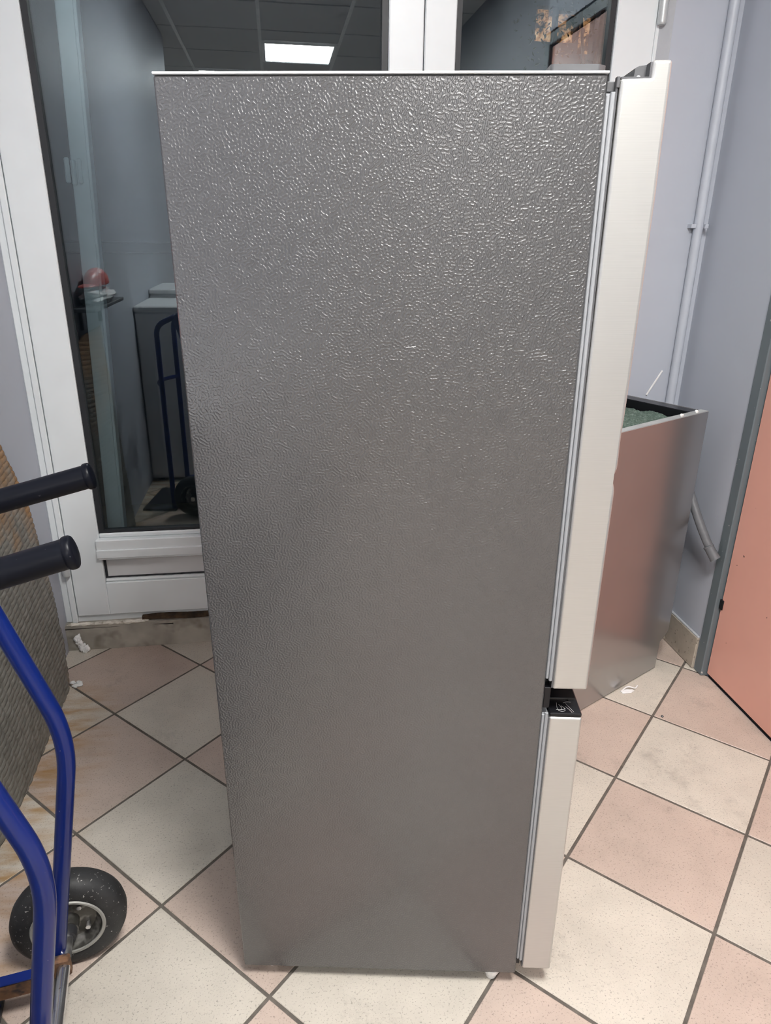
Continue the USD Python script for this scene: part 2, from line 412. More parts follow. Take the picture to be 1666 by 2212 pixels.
# lamps occupy three cells of the ceiling grid
GX, GYL = -0.05, -1.83
lamps = [(-0.05, -2.53), (-0.66, -3.66), (0.10, -0.13)]
ceil = thing('ceiling', 'suspended ceiling of square mineral tiles in white bars', 'ceiling', kind='structure')
obj('slab', extrude(Polygon([(XL - .2, 2.56), (XR + .2, 2.56), (XR + .2, YR - .1), (XFAR - .1, YR - .1), (XFAR - .1, YCOR + .1), (XL - .2, YCOR + .1)]), 0.1).apply_translation([0, 0, ZC + 0.03]),
    M['ceiling'], ceil, smooth=False)
xs = [x for x in np.arange(-0.66 - 0.61 * 4, 1.5, 0.61)]
rows = np.arange(-4.33, 2.35, 0.70)
lamp_cells = [sbox(x, y, x + 0.61, y + 0.70) for x, y in lamps]
inroom = room.buffer(-0.001)
for xa in xs:
    for ya in rows:
        c = sbox(xa + 0.011, ya + 0.011, xa + 0.599, ya + 0.689).intersection(inroom)
        for lc in lamp_cells:
            c = c.difference(lc.buffer(0.006, join_style=2))
        for part in getattr(c, 'geoms', [c]):
            if part.geom_type == 'Polygon' and part.area > 0.004:
                obj('panel', extrude(part, 0.014).apply_translation([0, 0, ZC + 0.002]), M['ceiling'], ceil, smooth=False)
for xa in xs:
    if XFAR < xa < XR:
        obj('bar', bx((xa - 0.012, YR, ZC - 0.002), (xa + 0.012, 2.28 if xa > XL else YCOR, ZC + 0.012)), M['ceiling_bar'], ceil, smooth=False)
for (lx, ly), lab in zip(lamps, ('recessed square ceiling light behind the camera, brightest reflection in the glass',
                                 'recessed ceiling light farthest behind the camera, near the rear wall',
                                 'recessed ceiling light nearest the glazed wall, above the front of the refrigerator')):
    t = thing('ceiling_light', lab, 'ceiling light', (lx + 0.305, ly + 0.35, ZC))
    o, h = (0.299, 0.344), 0.03
    fr = [bx((-o[0], -o[1], -0.012), (-o[0] + h, o[1], 0.014), .003), bx((o[0] - h, -o[1], -0.012), (o[0], o[1], 0.014), .003),
          bx((-o[0] + h, -o[1], -0.012), (o[0] - h, -o[1] + h, 0.014), .003), bx((-o[0] + h, o[1] - h, -0.012), (o[0] - h, o[1], 0.014), .003)]
    obj('frame', fr, M['ceiling_bar'], t)
    obj('diffuser', bx((-o[0] + h, -o[1] + h, -0.004), (o[0] - h, o[1] - h, 0.012)), M['lamp'] if ly > -1 else M['lamp_far'], t, smooth=False)

# concrete curb under the glazing
cb = bx((XL, 2.270, 0.0), (1.17, 2.42, 0.104))
for _ in range(5):
    cb = cb.subdivide()
v = cb.vertices.copy()
nz = meshkit.fbm(v * 22, 4, 3) - 0.5
top = v[:, 2] > 0.09
frontv = v[:, 1] < 2.28
v[frontv, 1] += np.maximum(0, nz[frontv]) * 0.006
v[top, 2] += nz[top] * 0.012 - 0.004
cb.vertices = v
tag(obj('trim_1', cb, M['concrete'], smooth=40), 'low stained concrete curb beneath the glazed door', 'curb', kind='structure')
lump = [xform(blob((0.020 + 0.03 * k % 0.02, 0.008, 0.006), 40 + k, 0.6), trimesh.transformations.translation_matrix((-0.755 + 0.045 * k, 2.276, 0.101))) for k in range(6)]
tag(obj('trim_2', lump, M['mortar'], smooth=40), 'crust of old white mortar along the curb top', 'mortar', kind='structure')

gp = bx((-0.52, 2.276, 0.103), (0.30, 2.30, 0.116))
for _ in range(4):
    gp = gp.subdivide()
gv = gp.vertices.copy()
gv += (meshkit.fbm(gv * 60, 3, 9) - 0.5)[:, None] * np.array([0, 0.012, 0.010])
gp.vertices = gv
tag(obj('trim_4', gp, M['rotten'], smooth=40), 'rotten brown filler line between curb and glazed door', 'filler', kind='structure')

# ---- glazed double door
def glazed_leaf(name, label, x0, x1, gl, gr, hinge_x):
    """x0..x1 leaf outline, gl..gr visible glass."""
    t = thing(name, label, 'door', kind='structure')
    a = M['alu']
    zb, zt = 0.127, 2.25
    for xa, xb in ((x0, gl - 0.012), (gr + 0.012, x1)):
        obj('stile', bx((xa + 0.001, YF, zb), (xb, YF + 0.06, zt), 0.003), a, t)
    iL, iR = gl - 0.012, gr + 0.012
    obj('bottom_rail', bx((iL, YF + 0.0005, zb), (iR, YF + 0.06, 0.252), 0.003), a, t)
    obj('top_rail', bx((iL, YF, zt - 0.10), (iR, YF + 0.06, zt), 0.003), a, t)
    # kick rail stands proud: two stepped boards
    obj('kick_rail', [bx((x0 + 0.098, YF - 0.016, 0.345), (x1 - 0.10, YF + 0.05, 0.418), 0.003),
                      bx((x0 + 0.098, YF - 0.021, 0.353), (x1 - 0.10, YF - 0.014, 0.383), 0.002)], a, t)
    obj('glazing_bead', bx((iL, YF + 0.004, 0.418), (iR, YF + 0.03, 0.434), 0.004), a, t)
    obj('glazing_bead', bx((iL, YF + 0.004, 0.252), (iR, YF + 0.03, 0.263), 0.004), a, t)
    # black gaskets round the glass and the infill panel
    g = [bx((iL, YF + 0.010, 0.434), (iL + 0.017, YF + 0.034, zt - 0.1)), bx((iR - 0.017, YF + 0.010, 0.434), (iR, YF + 0.034, zt - 0.1)),
         bx((iL + .017, YF + 0.010, 0.434), (iR - .017, YF + 0.034, 0.443))]
    obj('gasket', g, M['gasket'], t, smooth=False, label='black rubber glazing seal')
    obj('gasket', [bx((iL, YF + 0.016, 0.263), (iL + 0.008, YF + 0.04, 0.345)), bx((iL + 0.008, YF + 0.016, 0.263), (iR, YF + 0.04, 0.268))], M['gasket'], t, smooth=False, label='black rubber panel seal')
    obj('infill_panel', bx((iL + 0.008, YF + 0.02, 0.268), (iR, YF + 0.05, 0.346)), M['panel'], t, smooth=False)
    obj('pane', bx((iL + 0.004, GY0, 0.437), (iR - 0.004, GY1, zt - 0.10)), M['glass'], t, smooth=False)
    for z in ((0.29, 0.40), (1.955, 2.065)):
        c = lathe([(0, 0), (0.010, 0), (0.0132, 0.006), (0.0132, z[1] - z[0] - 0.022), (0.010, z[1] - z[0] - 0.021), (0.010, z[1] - z[0] - 0.019), (0.0132, z[1] - z[0] - 0.018), (0.0132, z[1] - z[0] - 0.004), (0.010, z[1] - z[0]), (0, z[1] - z[0])], 20)
        c.apply_translation([hinge_x, YF - 0.012, z[0]])
        obj('hinge', c, M['hinge'], t)
    return t


glazed_leaf('door_1', 'wide glazed white aluminium leaf left of the centre seam', -0.736, 0.436, -0.616, 0.324, -0.747)
glazed_leaf('door_2', 'glazed white aluminium leaf with grey hinge, right of the centre seam', 0.438, 1.122, 0.541, 0.987, 1.131)
t = thing('trim_3', 'fixed white aluminium frame round the glazed leaves', 'door frame', kind='structure')
for x0, x1, d in ((XL, -0.757, 0.008), (-0.757, -0.738, 0.0), (1.1225, 1.134, -0.001)):
    obj('jamb', bx((x0, YF + d, 0.10), (x1, YF + 0.07, 2.33), 0.003), M['alu'], t)
obj('sill', bx((-0.757, YF + 0.012, 0.098), (1.13, YF + 0.07, 0.126), 0.003), M['alu'], t)
obj('head', bx((-0.757, YF, 2.252), (1.13, YF + 0.07, 2.33), 0.003), M['alu'], t)

# ---- salmon steel door in its grey frame
t = thing('door_3', 'salmon pink steel door in a chipped grey frame', 'door', kind='structure')
leaf = bx((XR + 0.012, 0.735, 0.014), (XR + 0.055, 1.838, 2.245), 0.003)
obj('leaf', leaf, M['salmon'], t)
obj('jamb', [bx((XR - 0.004, 1.843, 0), (XR + 0.06, 1.886, 2.30), 0.003), bx((XR + 0.03, 1.830, 0), (XR + 0.075, 1.845, 2.26), 0.001)], M['jamb'], t, label='grey painted frame post with pale chips')
obj('jamb', bx((XR - 0.004, 0.67, 0), (XR + 0.06, 0.731, 2.30), 0.003), M['jamb'], t)
obj('head', bx((XR - 0.004, 0.731, 2.249), (XR + 0.06, 1.843, 2.30), 0.003), M['jamb'], t)
obj('latch', bx((XR + 0.008, 1.826, 0.262), (XR + 0.016, 1.842, 0.296), 0.001), M['black_plastic'], t)
obj('threshold', bx((XR + 0.022, 0.735, -0.002), (XR + 0.14, 1.84, 0.004)), M['gasket'], t, smooth=False)

# ---- tiled baseboard on the right wall
b = thing('baseboard_right', 'short brown-beige tile skirting between dishwasher and salmon door', 'skirting', kind='structure')
for y0, y1 in ((1.889, 2.074), (2.077, 2.259)):
    obj('tile', bx((XR - 0.011, y0, 0.001), (XR - 0.0005, y1, 0.120), 0.002), M['base_tile'], b, smooth=False)
obj('mortar', bx((XR - 0.009, 1.889, 0.118), (XR - 0.0005, 2.259, 0.127), 0.003), M['wall_bare'], b, smooth=False)

# ------------------------------------------------------------------ refrigerator
F0 = np.array([-0.1205, 1.0010, 0.0270])
F1 = np.array([0.4085, 0.9080, 0.0320])
F3 = np.array([-0.1340, 0.9980, 1.5600])
fx = (F1 - F0) / np.linalg.norm(F1 - F0)
fz = F3 - F0
fz -= fx * (fz @ fx)
fz /= np.linalg.norm(fz)
fy = np.cross(fz, fx)
FL = 0.027
FO = F0 - fz * FL
fridge = thing('refrigerator', 'tall grey and steel fridge-freezer seen from its embossed dark side', 'refrigerator',
               matrix=Gf.Matrix4d(*fx, 0, *fy, 0, *fz, 0, *FO, 1))
W, D, H = 0.537, 0.60, 1.533
z0 = FL
obj('body', bx((0, 0, z0), (W, D, z0 + H - 0.003), 0.0022), M['side'], fridge, label='dark grey embossed steel side panel')
obj('top_panel', bx((-0.0010, -0.0010, z0 + H - 0.0025), (W + 0.001, D, z0 + H + 0.0005), 0.0008), M['white'], fridge)
hc = extrude(Polygon([(0.476, 0.02), (0.527, 0.02), (0.535, 0.028), (0.535, 0.16), (0.476, 0.16)]).buffer(0.004), 0.0095)
obj('hinge_cover', hc.apply_translation([0, 0, z0 + H + 0.0005]), M['dark_plastic'], fridge)


def profile_door(outline, y0, y1, zs=(), r=0.007):
    """Door slab: outline in (a, z), extruded along y with rounded long edges on its front (large a)."""
    p = Polygon(outline)
    p = p.buffer(-0.003).buffer(0.003)
    secs = [(y0 + 0.0000, 0.0022), (y0 + 0.0008, 0.0009), (y0 + 0.0022, 0.0), (y1 - 0.0022, 0.0), (y1, 0.0022)]
    return p, secs


def door_mesh(outline, depth, dent=None):
    """near side face at y=0; slices of a slightly shrunken outline form a rounded edge; dense along z for the dent."""
    p = Polygon(outline).buffer(-0.0035, quad_segs=6).buffer(0.0035, quad_segs=6)
    ring = np.array(p.exterior.coords)[:-1]
    dense = []
    for a, b in zip(ring, np.roll(ring, -1, axis=0)):
        n = max(1, int(np.linalg.norm(b - a) / 0.006))
        dense += [a + (b - a) * k / n for k in range(n)]
    ring = np.array(dense)
    if Polygon(ring).exterior.is_ccw is False:
        ring = ring[::-1]
    c = np.array([0.5 * (ring[:, 0].min() + ring[:, 0].max()), 0.5 * (ring[:, 1].min() + ring[:, 1].max())])
    t = np.roll(ring, -1, axis=0) - np.roll(ring, 1, axis=0)
    t /= np.linalg.norm(t, axis=1, keepdims=True)
    nrm = np.c_[t[:, 1], -t[:, 0]]
    R = 0.0045
    secs = [(R * (1 - math.sin(u)), R * (1 - math.cos(u))) for u in np.linspace(math.pi / 2, 0, 6)]
    secs = [(y, s) for y, s in secs]
    secs += [(0.03, 0), (0.08, 0), (depth - 0.003, 0), (depth, 0.003)]
    V, n = [], len(ring)
    for y, s in secs:
        q = ring - nrm * s
        V.append(np.c_[q[:, 0], np.full(n, y), q[:, 1]])
    F = []
    for k in range(len(secs) - 1):
        for i in range(n):
            j = (i + 1) % n
            A, B, Cc, Dd = k * n + i, k * n + j, (k + 1) * n + j, (k + 1) * n + i
            F += [[A, B, Cc], [A, Cc, Dd]]
    V = np.vstack(V)
    # caps
    import mapbox_earcut as earcut
    for k, flip in ((0, False), (len(secs) - 1, True)):
        q = V[k * n:(k + 1) * n][:, [0, 2]]
        tri = earcut.triangulate_float64(q, np.array([n], np.uint32)).reshape(-1, 3) + k * n
        # orientation: near cap faces -y
        v = V[tri[0]]
        if (np.cross(v[1] - v[0], v[2] - v[0])[1] > 0) != flip:
            tri = tri[:, ::-1]
        F += tri.tolist()
    m = trimesh.Trimesh(V, np.array(F), process=False)
    return m


def grid_face(a0, a1, za, zb, y, na, nz):
    A, Z = np.meshgrid(np.linspace(a0, a1, na), np.linspace(za, zb, nz))
    V = np.c_[A.ravel(), np.full(A.size, y), Z.ravel()]
    idx = np.arange(A.size).reshape(A.shape)
    f = np.stack([idx[:-1, :-1], idx[:-1, 1:], idx[1:, 1:], idx[1:, :-1]], -1).reshape(-1, 4)
    return trimesh.Trimesh(V, np.vstack([f[:, [0, 1, 2]], f[:, [0, 2, 3]]]), process=False)


up = [(0.5495, 0.670), (0.6055, 0.670), (0.6105, 1.400), (0.6095, 1.5445), (0.5868, 1.5445), (0.5868, 1.5265), (0.5515, 1.5255)]
up = [(a, z + z0) for a, z in up]
dm = door_mesh(up, 0.596)
# replace the plain near cap by a fine grid region near the dent: nudge the outline vertices round it
v = dm.vertices.copy()
zd = 1.030 + z0
g = np.exp(-((v[:, 2] - zd) / 0.010) ** 2) * np.exp(-(np.maximum(0, v[:, 1] - 0.004) / 0.02) ** 2) * (v[:, 0] > 0.595)
g2 = np.exp(-((v[:, 2] - zd - 0.06) / 0.035) ** 2) * np.exp(-(np.maximum(0, v[:, 1] - 0.004) / 0.03) ** 2) * (v[:, 0] > 0.595)
v[:, 0] -= 0.0042 * g + 0.0012 * g2
v[:, 1] += 0.0030 * g
dm.vertices = v
fdoor = obj('fridge_door', dm, M['brushed'], fridge, smooth=50, label='brushed steel door edge with a small dent')
# seal, liner edge, hinge pieces
obj('gasket', [tube([(0.5395, 0.004, z0 + 0.690), (0.5395, 0.004, z0 + 1.508)], 0.0024, 10), tube([(0.5450, 0.0035, z0 + 0.686), (0.5450, 0.0035, z0 + 1.512)], 0.0028, 10),
               bx((0.5375, 0.006, z0 + 0.688), (0.5475, 0.02, z0 + 1.511))], M['grey_rubber'], fdoor, label='grey ribbed door seal')
obj('liner_edge', [bx((0.5476, 0.0025, z0 + 0.672), (0.5500, 0.595, z0 + 1.5235)), bx((0.5385, 0.010, z0 + 1.513), (0.5500, 0.59, z0 + 1.524), 0.001),
                   bx((0.5475, 0.001, z0 + 1.516), (0.5515, 0.01, z0 + 1.528), 0.0008)], M['dark_plastic'], fdoor)
obj('handle_channel', [bx((0.5530, 0.0025, z0 + 1.5250), (0.5860, 0.59, z0 + 1.5275)), bx((0.5850, 0.0030, z0 + 1.526), (0.5872, 0.59, z0 + 1.5425))], M['dark_plastic'], fdoor)
hk = extrude(Polygon([(0.571, 0), (0.585, 0), (0.585, 0.0145), (0.576, 0.0135), (0.572, 0.0115)]), 0.05)
hk.apply_transform(axes((0, 0.068, z0 + 1.5275), (1, 0, 0), (0, 0, 1), (0, -1, 0)))
obj('hinge_cover', hk, M['dark_plastic'], fdoor)
obj('screw', [xform(blob((0.0022, 0.0022, 0.0018), 3, 0.2), trimesh.transformations.translation_matrix((0.5755, 0.014, z0 + 1.5290)))], M['white_plastic'], fdoor)
pin = lathe([(0, 0), (0.006, 0), (0.0075, 0.003), (0.0075, 0.008), (0, 0.008)], 20)
obj('hinge_pin', pin.apply_translation([0.575, 0.024, z0 + 0.6625]), M['grey_rubber'], fdoor)

lo = [(0.5495, 0.0145), (0.6040, 0.0140), (0.6035, 0.6150), (0.5495, 0.6155)]
lo = [(a, z + z0) for a, z in lo]
ldoor = obj('freezer_door', door_mesh(lo, 0.596), M['brushed'], fridge, smooth=50)
# black cap with a recessed handle channel
cap = bx((0.5500, 0.0018, z0 + 0.6150), (0.6025, 0.594, z0 + 0.6225), 0.0015)
mcap = m3.Manifold(m3.Mesh(np.asarray(cap.vertices, np.float32), np.asarray(cap.faces, np.uint32)))
cut = m3.Manifold.cube((0.034, 0.50, 0.03)).translate((0.5535, 0.036, z0 + 0.6160))
mcap = mcap - cut
mv = mcap.to_mesh()
capm = trimesh.Trimesh(mv.vert_properties[:, :3], mv.tri_verts, process=False)
obj('door_cap', capm, M['black_plastic'], ldoor, smooth=30, label='glossy black plastic top of the freezer door')
scr = []
for pts in ([(0.566, 0.008), (0.564, 0.018), (0.566, 0.030)], [(0.566, 0.009), (0.5705, 0.0065), (0.577, 0.009)], [(0.569, 0.026), (0.572, 0.016), (0.570, 0.012)],
            [(0.581, 0.028), (0.586, 0.016), (0.590, 0.006)], [(0.579, 0.020), (0.584, 0.012), (0.587, 0.004)], [(0.577, 0.030), (0.584, 0.033), (0.590, 0.032)],
            [(0.562, 0.012), (0.570, 0.011), (0.578, 0.014)], [(0.572, 0.022), (0.577, 0.016), (0.576, 0.010)]):
    p = smooth_path([(a, y, z0 + 0.6226) for a, y in pts], 0.02, 6)
    scr.append(tube(p, 0.00035, 6))
obj('scratch', scr, M['scratch'], ldoor)
obj('gasket', [tube([(0.5395, 0.004, z0 + 0.040), (0.5395, 0.004, z0 + 0.618)], 0.0024, 10), tube([(0.5450, 0.0035, z0 + 0.036), (0.5450, 0.0035, z0 + 0.622)], 0.0028, 10),
               bx((0.5375, 0.006, z0 + 0.038), (0.5475, 0.02, z0 + 0.620))], M['grey_rubber'], ldoor, label='grey ribbed door seal')
obj('liner_edge', bx((0.5476, 0.0025, z0 + 0.018), (0.5500, 0.595, z0 + 0.6125)), M['dark_plastic'], ldoor)
obj('hinge_bracket', [bx((0.5372, 0.003, z0 + 0.632), (0.5480, 0.11, z0 + 0.672), 0.001), bx((0.5372, 0.012, z0 + 0.642), (0.592, 0.06, z0 + 0.646), 0.001),
                      bx((0.5370, 0.02, z0 + 0.62), (0.5460, 0.59, z0 + 0.688))], M['black_plastic'], fridge, label='black hinge bracket between the doors')
obj('plinth', bx((0.5372, 0.02, z0 + 0.002), (0.5475, 0.58, z0 + 0.036)), M['black_plastic'], fridge)
ft = lathe([(0, 0), (0.0100, 0), (0.0108, 0.002), (0.0108, 0.0150), (0.0165, 0.0155), (0.0170, 0.0235), (0.012, 0.0275), (0, 0.0275)], 12)
for a, y in ((0.493, 0.019), (0.493, 0.575), (0.05, 0.03), (0.05, 0.57)):
    zf = -(FO[2] + a * fx[2] + y * fy[2]) + 0.0003
    f = ft.copy()
    f.vertices[:, 2] = zf + f.vertices[:, 2] * (z0 + 0.0005 - zf) / 0.0275
    f.apply_translation([a, y, 0])
    obj('foot', f, M['white_plastic'], fridge, smooth=20, label='white plastic levelling foot')
obj('scratch', tube([(0.305, -0.0002, z0 + 1.2135), (0.318, -0.0002, z0 + 1.2155)], 0.0005, 6), M['scratch'], fridge)

# ------------------------------------------------------------------ dishwasher turned into the corner
da = math.radians(28.9)
dx, dn = np.array([math.cos(da), math.sin(da), 0]), np.array([-math.sin(da), math.cos(da), 0])
DC = np.array([0.9005, 1.7225, 0])
LEN, DEP, HT, LX = 0.430, 0.372, 0.898, -0.13
dish = thing('dishwasher', 'silver dishwasher without its lid, standing askew in the corner', 'dishwasher',
             matrix=Gf.Matrix4d(*dx, 0, *dn, 0, 0, 0, 1, 0, *DC, 1))
prof = Polygon([(LX, 0.004), (0.384, 0.004), (0.387, 0.104), (LEN - 0.003, 0.130), (LEN, 0.14), (LEN, HT), (LX, HT)])


def standing(poly, y0, th):
    m = extrude(poly, th)
    m.apply_transform(axes((0, y0 + th, 0), (1, 0, 0), (0, 0, 1), (0, -1, 0)))
    return m


sp = standing(prof, 0.0, 0.0012)
obj('side_panel', sp, M['silver'], dish, smooth=False, label='silver side sheet with a notch at its foot')
obj('side_panel', standing(prof, DEP - 0.0012, 0.0012), M['silver'], dish, smooth=False)
obj('rim', bx((LX, -0.0008, HT - 0.0014), (LEN, 0.026, HT), 0.0004), M['rim_grey'], dish, smooth=False)
obj('rim', bx((LX, DEP - 0.0155, HT - 0.0014), (LEN, DEP, HT), 0.0004), M['silver'], dish, smooth=False)
obj('door_panel', [bx((LEN - 0.006, 0.002, 0.14), (LEN - 0.001, DEP - 0.002, HT - 0.002), 0.001)], M['silver'], dish)
obj('inner_frame', [bx((LEN - 0.05, 0.012, 0.62), (LEN - 0.0065, DEP - 0.002, HT - 0.003), 0.002), bx((LX + 0.002, 0.004, 0.74), (LX + 0.03, DEP - 0.004, HT - 0.012), 0.002),
                    bx((LX + 0.03, DEP - 0.03, 0.74), (LEN - 0.05, DEP - 0.002, HT - 0.006), 0.002)], M['black_plastic'], dish, label='black plastic frame inside the open top')
obj('back_panel', bx((LX + 0.0005, 0.002, 0.05), (LX + 0.0018, DEP - 0.002, HT - 0.003)), M['dark_steel'], dish, smooth=False)
obj('base', bx((LX + 0.004, 0.006, 0.004), (0.375, DEP - 0.006, 0.10), 0.002), M['black_plastic'], dish)
gx, gy = np.meshgrid(np.linspace(LX + 0.03, LEN - 0.051, 70), np.linspace(0.0015, DEP - 0.031, 60), indexing='ij')
edge = np.minimum.reduce([(gx - gx.min()), gx.max() - gx, gy.max() - gy + 0.0])
hz = HT - 0.020 + 0.016 * (meshkit.fbm(np.stack([gx * 30, gy * 30, gx * 0], -1), 4, 8) - 0.5) * 2 - 0.022 * np.exp(-np.maximum(0, edge) / 0.012)
hz = np.minimum(hz, HT - 0.004)
idx = np.arange(gx.size).reshape(gx.shape)
topf = np.stack([idx[:-1, :-1], idx[1:, :-1], idx[1:, 1:], idx[:-1, 1:]], -1).reshape(-1, 4)
pv = np.c_[gx.ravel(), gy.ravel(), hz.ravel()]
n0 = len(pv)
pv = np.vstack([pv, np.c_[gx.ravel(), gy.ravel(), np.full(n0, 0.80)]])
botf = topf[:, ::-1] + n0
loop = np.r_[idx[:, 0], idx[-1, 1:], idx[-2::-1, -1], idx[0, -2:0:-1]]
sidef = np.stack([loop, np.roll(loop, -1), np.roll(loop, -1) + n0, loop + n0], -1)[:, ::-1]
q = np.vstack([topf, botf, sidef])
obj('insulation_pad', trimesh.Trimesh(pv, np.vstack([q[:, [0, 1, 2]], q[:, [0, 2, 3]]]), process=False), M['felt'], dish, smooth=60, label='fibrous green felt insulation pad')
hp = [(1.262, 2.06, 0.70), (1.292, 2.00, 0.64), (1.302, 1.957, 0.583), (1.320, 1.906, 0.505), (1.3455, 1.858, 0.434)]
from scipy.interpolate import CubicSpline
cs = CubicSpline(np.linspace(0, 1, len(hp)), np.array(hp))
R3 = np.stack([dx, dn, [0, 0, 1]], 1)
hl = (cs(np.linspace(0, 1, 40)) - DC) @ R3
rad = np.full(40, 0.0135)
hose = obj('drain_hose', tube(hl, rad, 16), M['hose'], dish, label='grey plastic drain hose hanging out at the corner')
d = hl[-1] - hl[-3]
d /= np.linalg.norm(d)
e0 = hl[-1]
obj('hose_cuff', tube([e0 - d * 0.046, e0 - d * 0.0445, e0 - d * 0.043, e0 - d * 0.041, e0 - d * 0.039, e0 - d * 0.004, e0 - d * 0.002, e0 + d * 0.002], [0.0140, 0.0166, 0.0172, 0.0166, 0.0155, 0.0162, 0.0172, 0.0170], 18), M['hose'], hose)

# ------------------------------------------------------------------ conduit on the back wall
c = thing('wall_pipe', 'thin lilac-painted pipe running up the wall corner', 'pipe', (1.333, YB, 0))
PXo = 1.333
obj('pipe', tube([(0, -0.015, 0.002), (0, -0.015, 1.3), (0, -0.015, ZC - 0.001)], 0.0148, 22), M['pipe'], c)
for z in (0.42, 1.412, 2.4):
    obj('clip', [bx((-0.029, -0.024, z), (-0.0125, 0.0, z + 0.0125), 0.001), bx((0.0125, -0.034, z), (0.0235, 0.0, z + 0.0125), 0.001), bx((-0.0125, -0.0035, z), (0.0125, 0.0, z + 0.0095))], M['pipe'], c)

rod = obj('strip', bx((-0.003, -0.004, -0.06), (0.003, 0, 0.036), 0.001).apply_transform(
    axes((1.2775, YB, 0.928), (math.cos(0.50), 0, -math.sin(0.50)), (0, 1, 0), (math.sin(0.50), 0, math.cos(0.50)))), M['white_plastic'])
tag(rod, 'thin slanting white plastic strip on the wall just above the dishwasher', 'strip')

# ------------------------------------------------------------------ hand truck
hph = math.radians(98.99)
ha = np.array([math.cos(hph), math.sin(hph), 0])          # along the axle, away from the camera
he = np.array([ha[1], -ha[0], 0])                        # towards the operator side
HC = np.array([-0.463, 1.093, 0])
# local frame: x = he, y = ha, z = up; far wheel centre at y = 0
truck = thing('hand_truck', 'blue tubular hand truck with black grips and black tyres', 'hand truck',
              matrix=Gf.Matrix4d(*he, 0, *ha, 0, 0, 0, 1, 0, *HC, 1))
WR = 0.108
for yy in (-0.08, -0.358):
    pts = smooth_path([(-0.016, yy, 0.095), (0.073, yy, 0.592), (-0.043, yy, 1.000), (0.014, yy, 1.015)], 0.075, 12)
    pts[-1] = (0.0, yy, 1.0115)
    tb = obj('frame_tube', tube(pts, 0.0148, 24), M['blue'], truck)
    g0, g1 = np.array([-0.022, yy, 1.0052]), np.array([0.172, yy, 1.048])
    gd = (g1 - g0) / np.linalg.norm(g1 - g0)
    L = np.linalg.norm(g1 - g0)
    gr = tube([g0 + gd * s for s in (0, 0.001, 0.01, L * 0.5, L - 0.012, L - 0.0105, L - 0.009, L - 0.006, L - 0.003, L - 0.001, L, L + 0.0015)],
              [0.0155, 0.0172, 0.0175, 0.0175, 0.0178, 0.0190, 0.0198, 0.0200, 0.0196, 0.0180, 0.0150, 0.0045], 28)
    obj('grip', gr, M['grip'], truck, smooth=50, label='black rubber hand grip' if yy > -0.2 else 'black rubber hand grip with a torn end')
for yy in (-0.08, -0.358):
    pts = smooth_path([(-0.140, yy, 0.012), (-0.140, yy, 0.955), (-0.045, yy, 0.998)], 0.06, 10)
    obj('upright', tube(pts, 0.0125, 20), M['blue'], truck)
arc = [(-0.140 - 0.05 * math.sin(math.pi * k / 14), -0.081 - 0.276 * k / 14, 0.66) for k in range(15)]
obj('cross_tube', tube(arc, 0.010, 14), M['blue'], truck)
obj('axle', tube([(0.0, -0.50, WR), (0, 0.05, WR)], 0.0115, 22), M['zinc'], truck)
for yb_ in (-0.115, -0.34):
    obj('axle_bracket', bx((-0.034, yb_, WR - 0.022), (0.012, yb_ + 0.017, WR + 0.02), 0.003), M['rusty'], truck)
obj('cross_bar', bx((-0.031, -0.33, WR - 0.03), (-0.018, -0.10, WR + 0.006), 0.002), M['dark_steel'], truck)
for yy in (-0.09, -0.348):
    obj('side_bar', [bx((-0.152, yy - 0.018, 0.058), (-0.012, yy + 0.0, 0.094), 0.002)], M['rusty'], truck)
    obj('side_bar', [bx((-0.152, yy - 0.019, 0.0945), (-0.012, yy + 0.001, 0.0985), 0.001)], M['blue'], truck)
obj('toe_plate', bx((-0.30, -0.39, 0.001), (-0.125, -0.05, 0.012), 0.001), M['dark_steel'], truck)
tyre = [(0.066, -0.026), (0.069, -0.0290), (0.082, -0.0305), (0.094, -0.0285), (0.1035, -0.021), (0.1075, -0.010), (0.108, 0.0), (0.1075, 0.010), (0.1035, 0.021), (0.094, 0.0285), (0.082, 0.0305), (0.069, 0.0290), (0.066, 0.026), (0.066, -0.026)]
rim = [(0.0125, -0.034), (0.0195, -0.034), (0.0195, -0.010), (0.030, -0.006), (0.050, -0.006), (0.0600, -0.016), (0.0625, -0.028), (0.0670, -0.0300), (0.0690, -0.0285), (0.0670, -0.024), (0.0660, 0.024), (0.0690, 0.0285), (0.0670, 0.030), (0.0625, 0.028), (0.0600, 0.016), (0.050, 0.006), (0.030, 0.006), (0.0195, 0.010), (0.0195, 0.034), (0.0125, 0.034), (0.0125, -0.034)]
lip = [(0.0620, -0.0285), (0.0630, -0.0310), (0.0675, -0.0318), (0.0695, -0.0295), (0.0650, -0.0275), (0.0620, -0.0285)]
RX = trimesh.transformations.rotation_matrix(-math.pi / 2, (1, 0, 0))
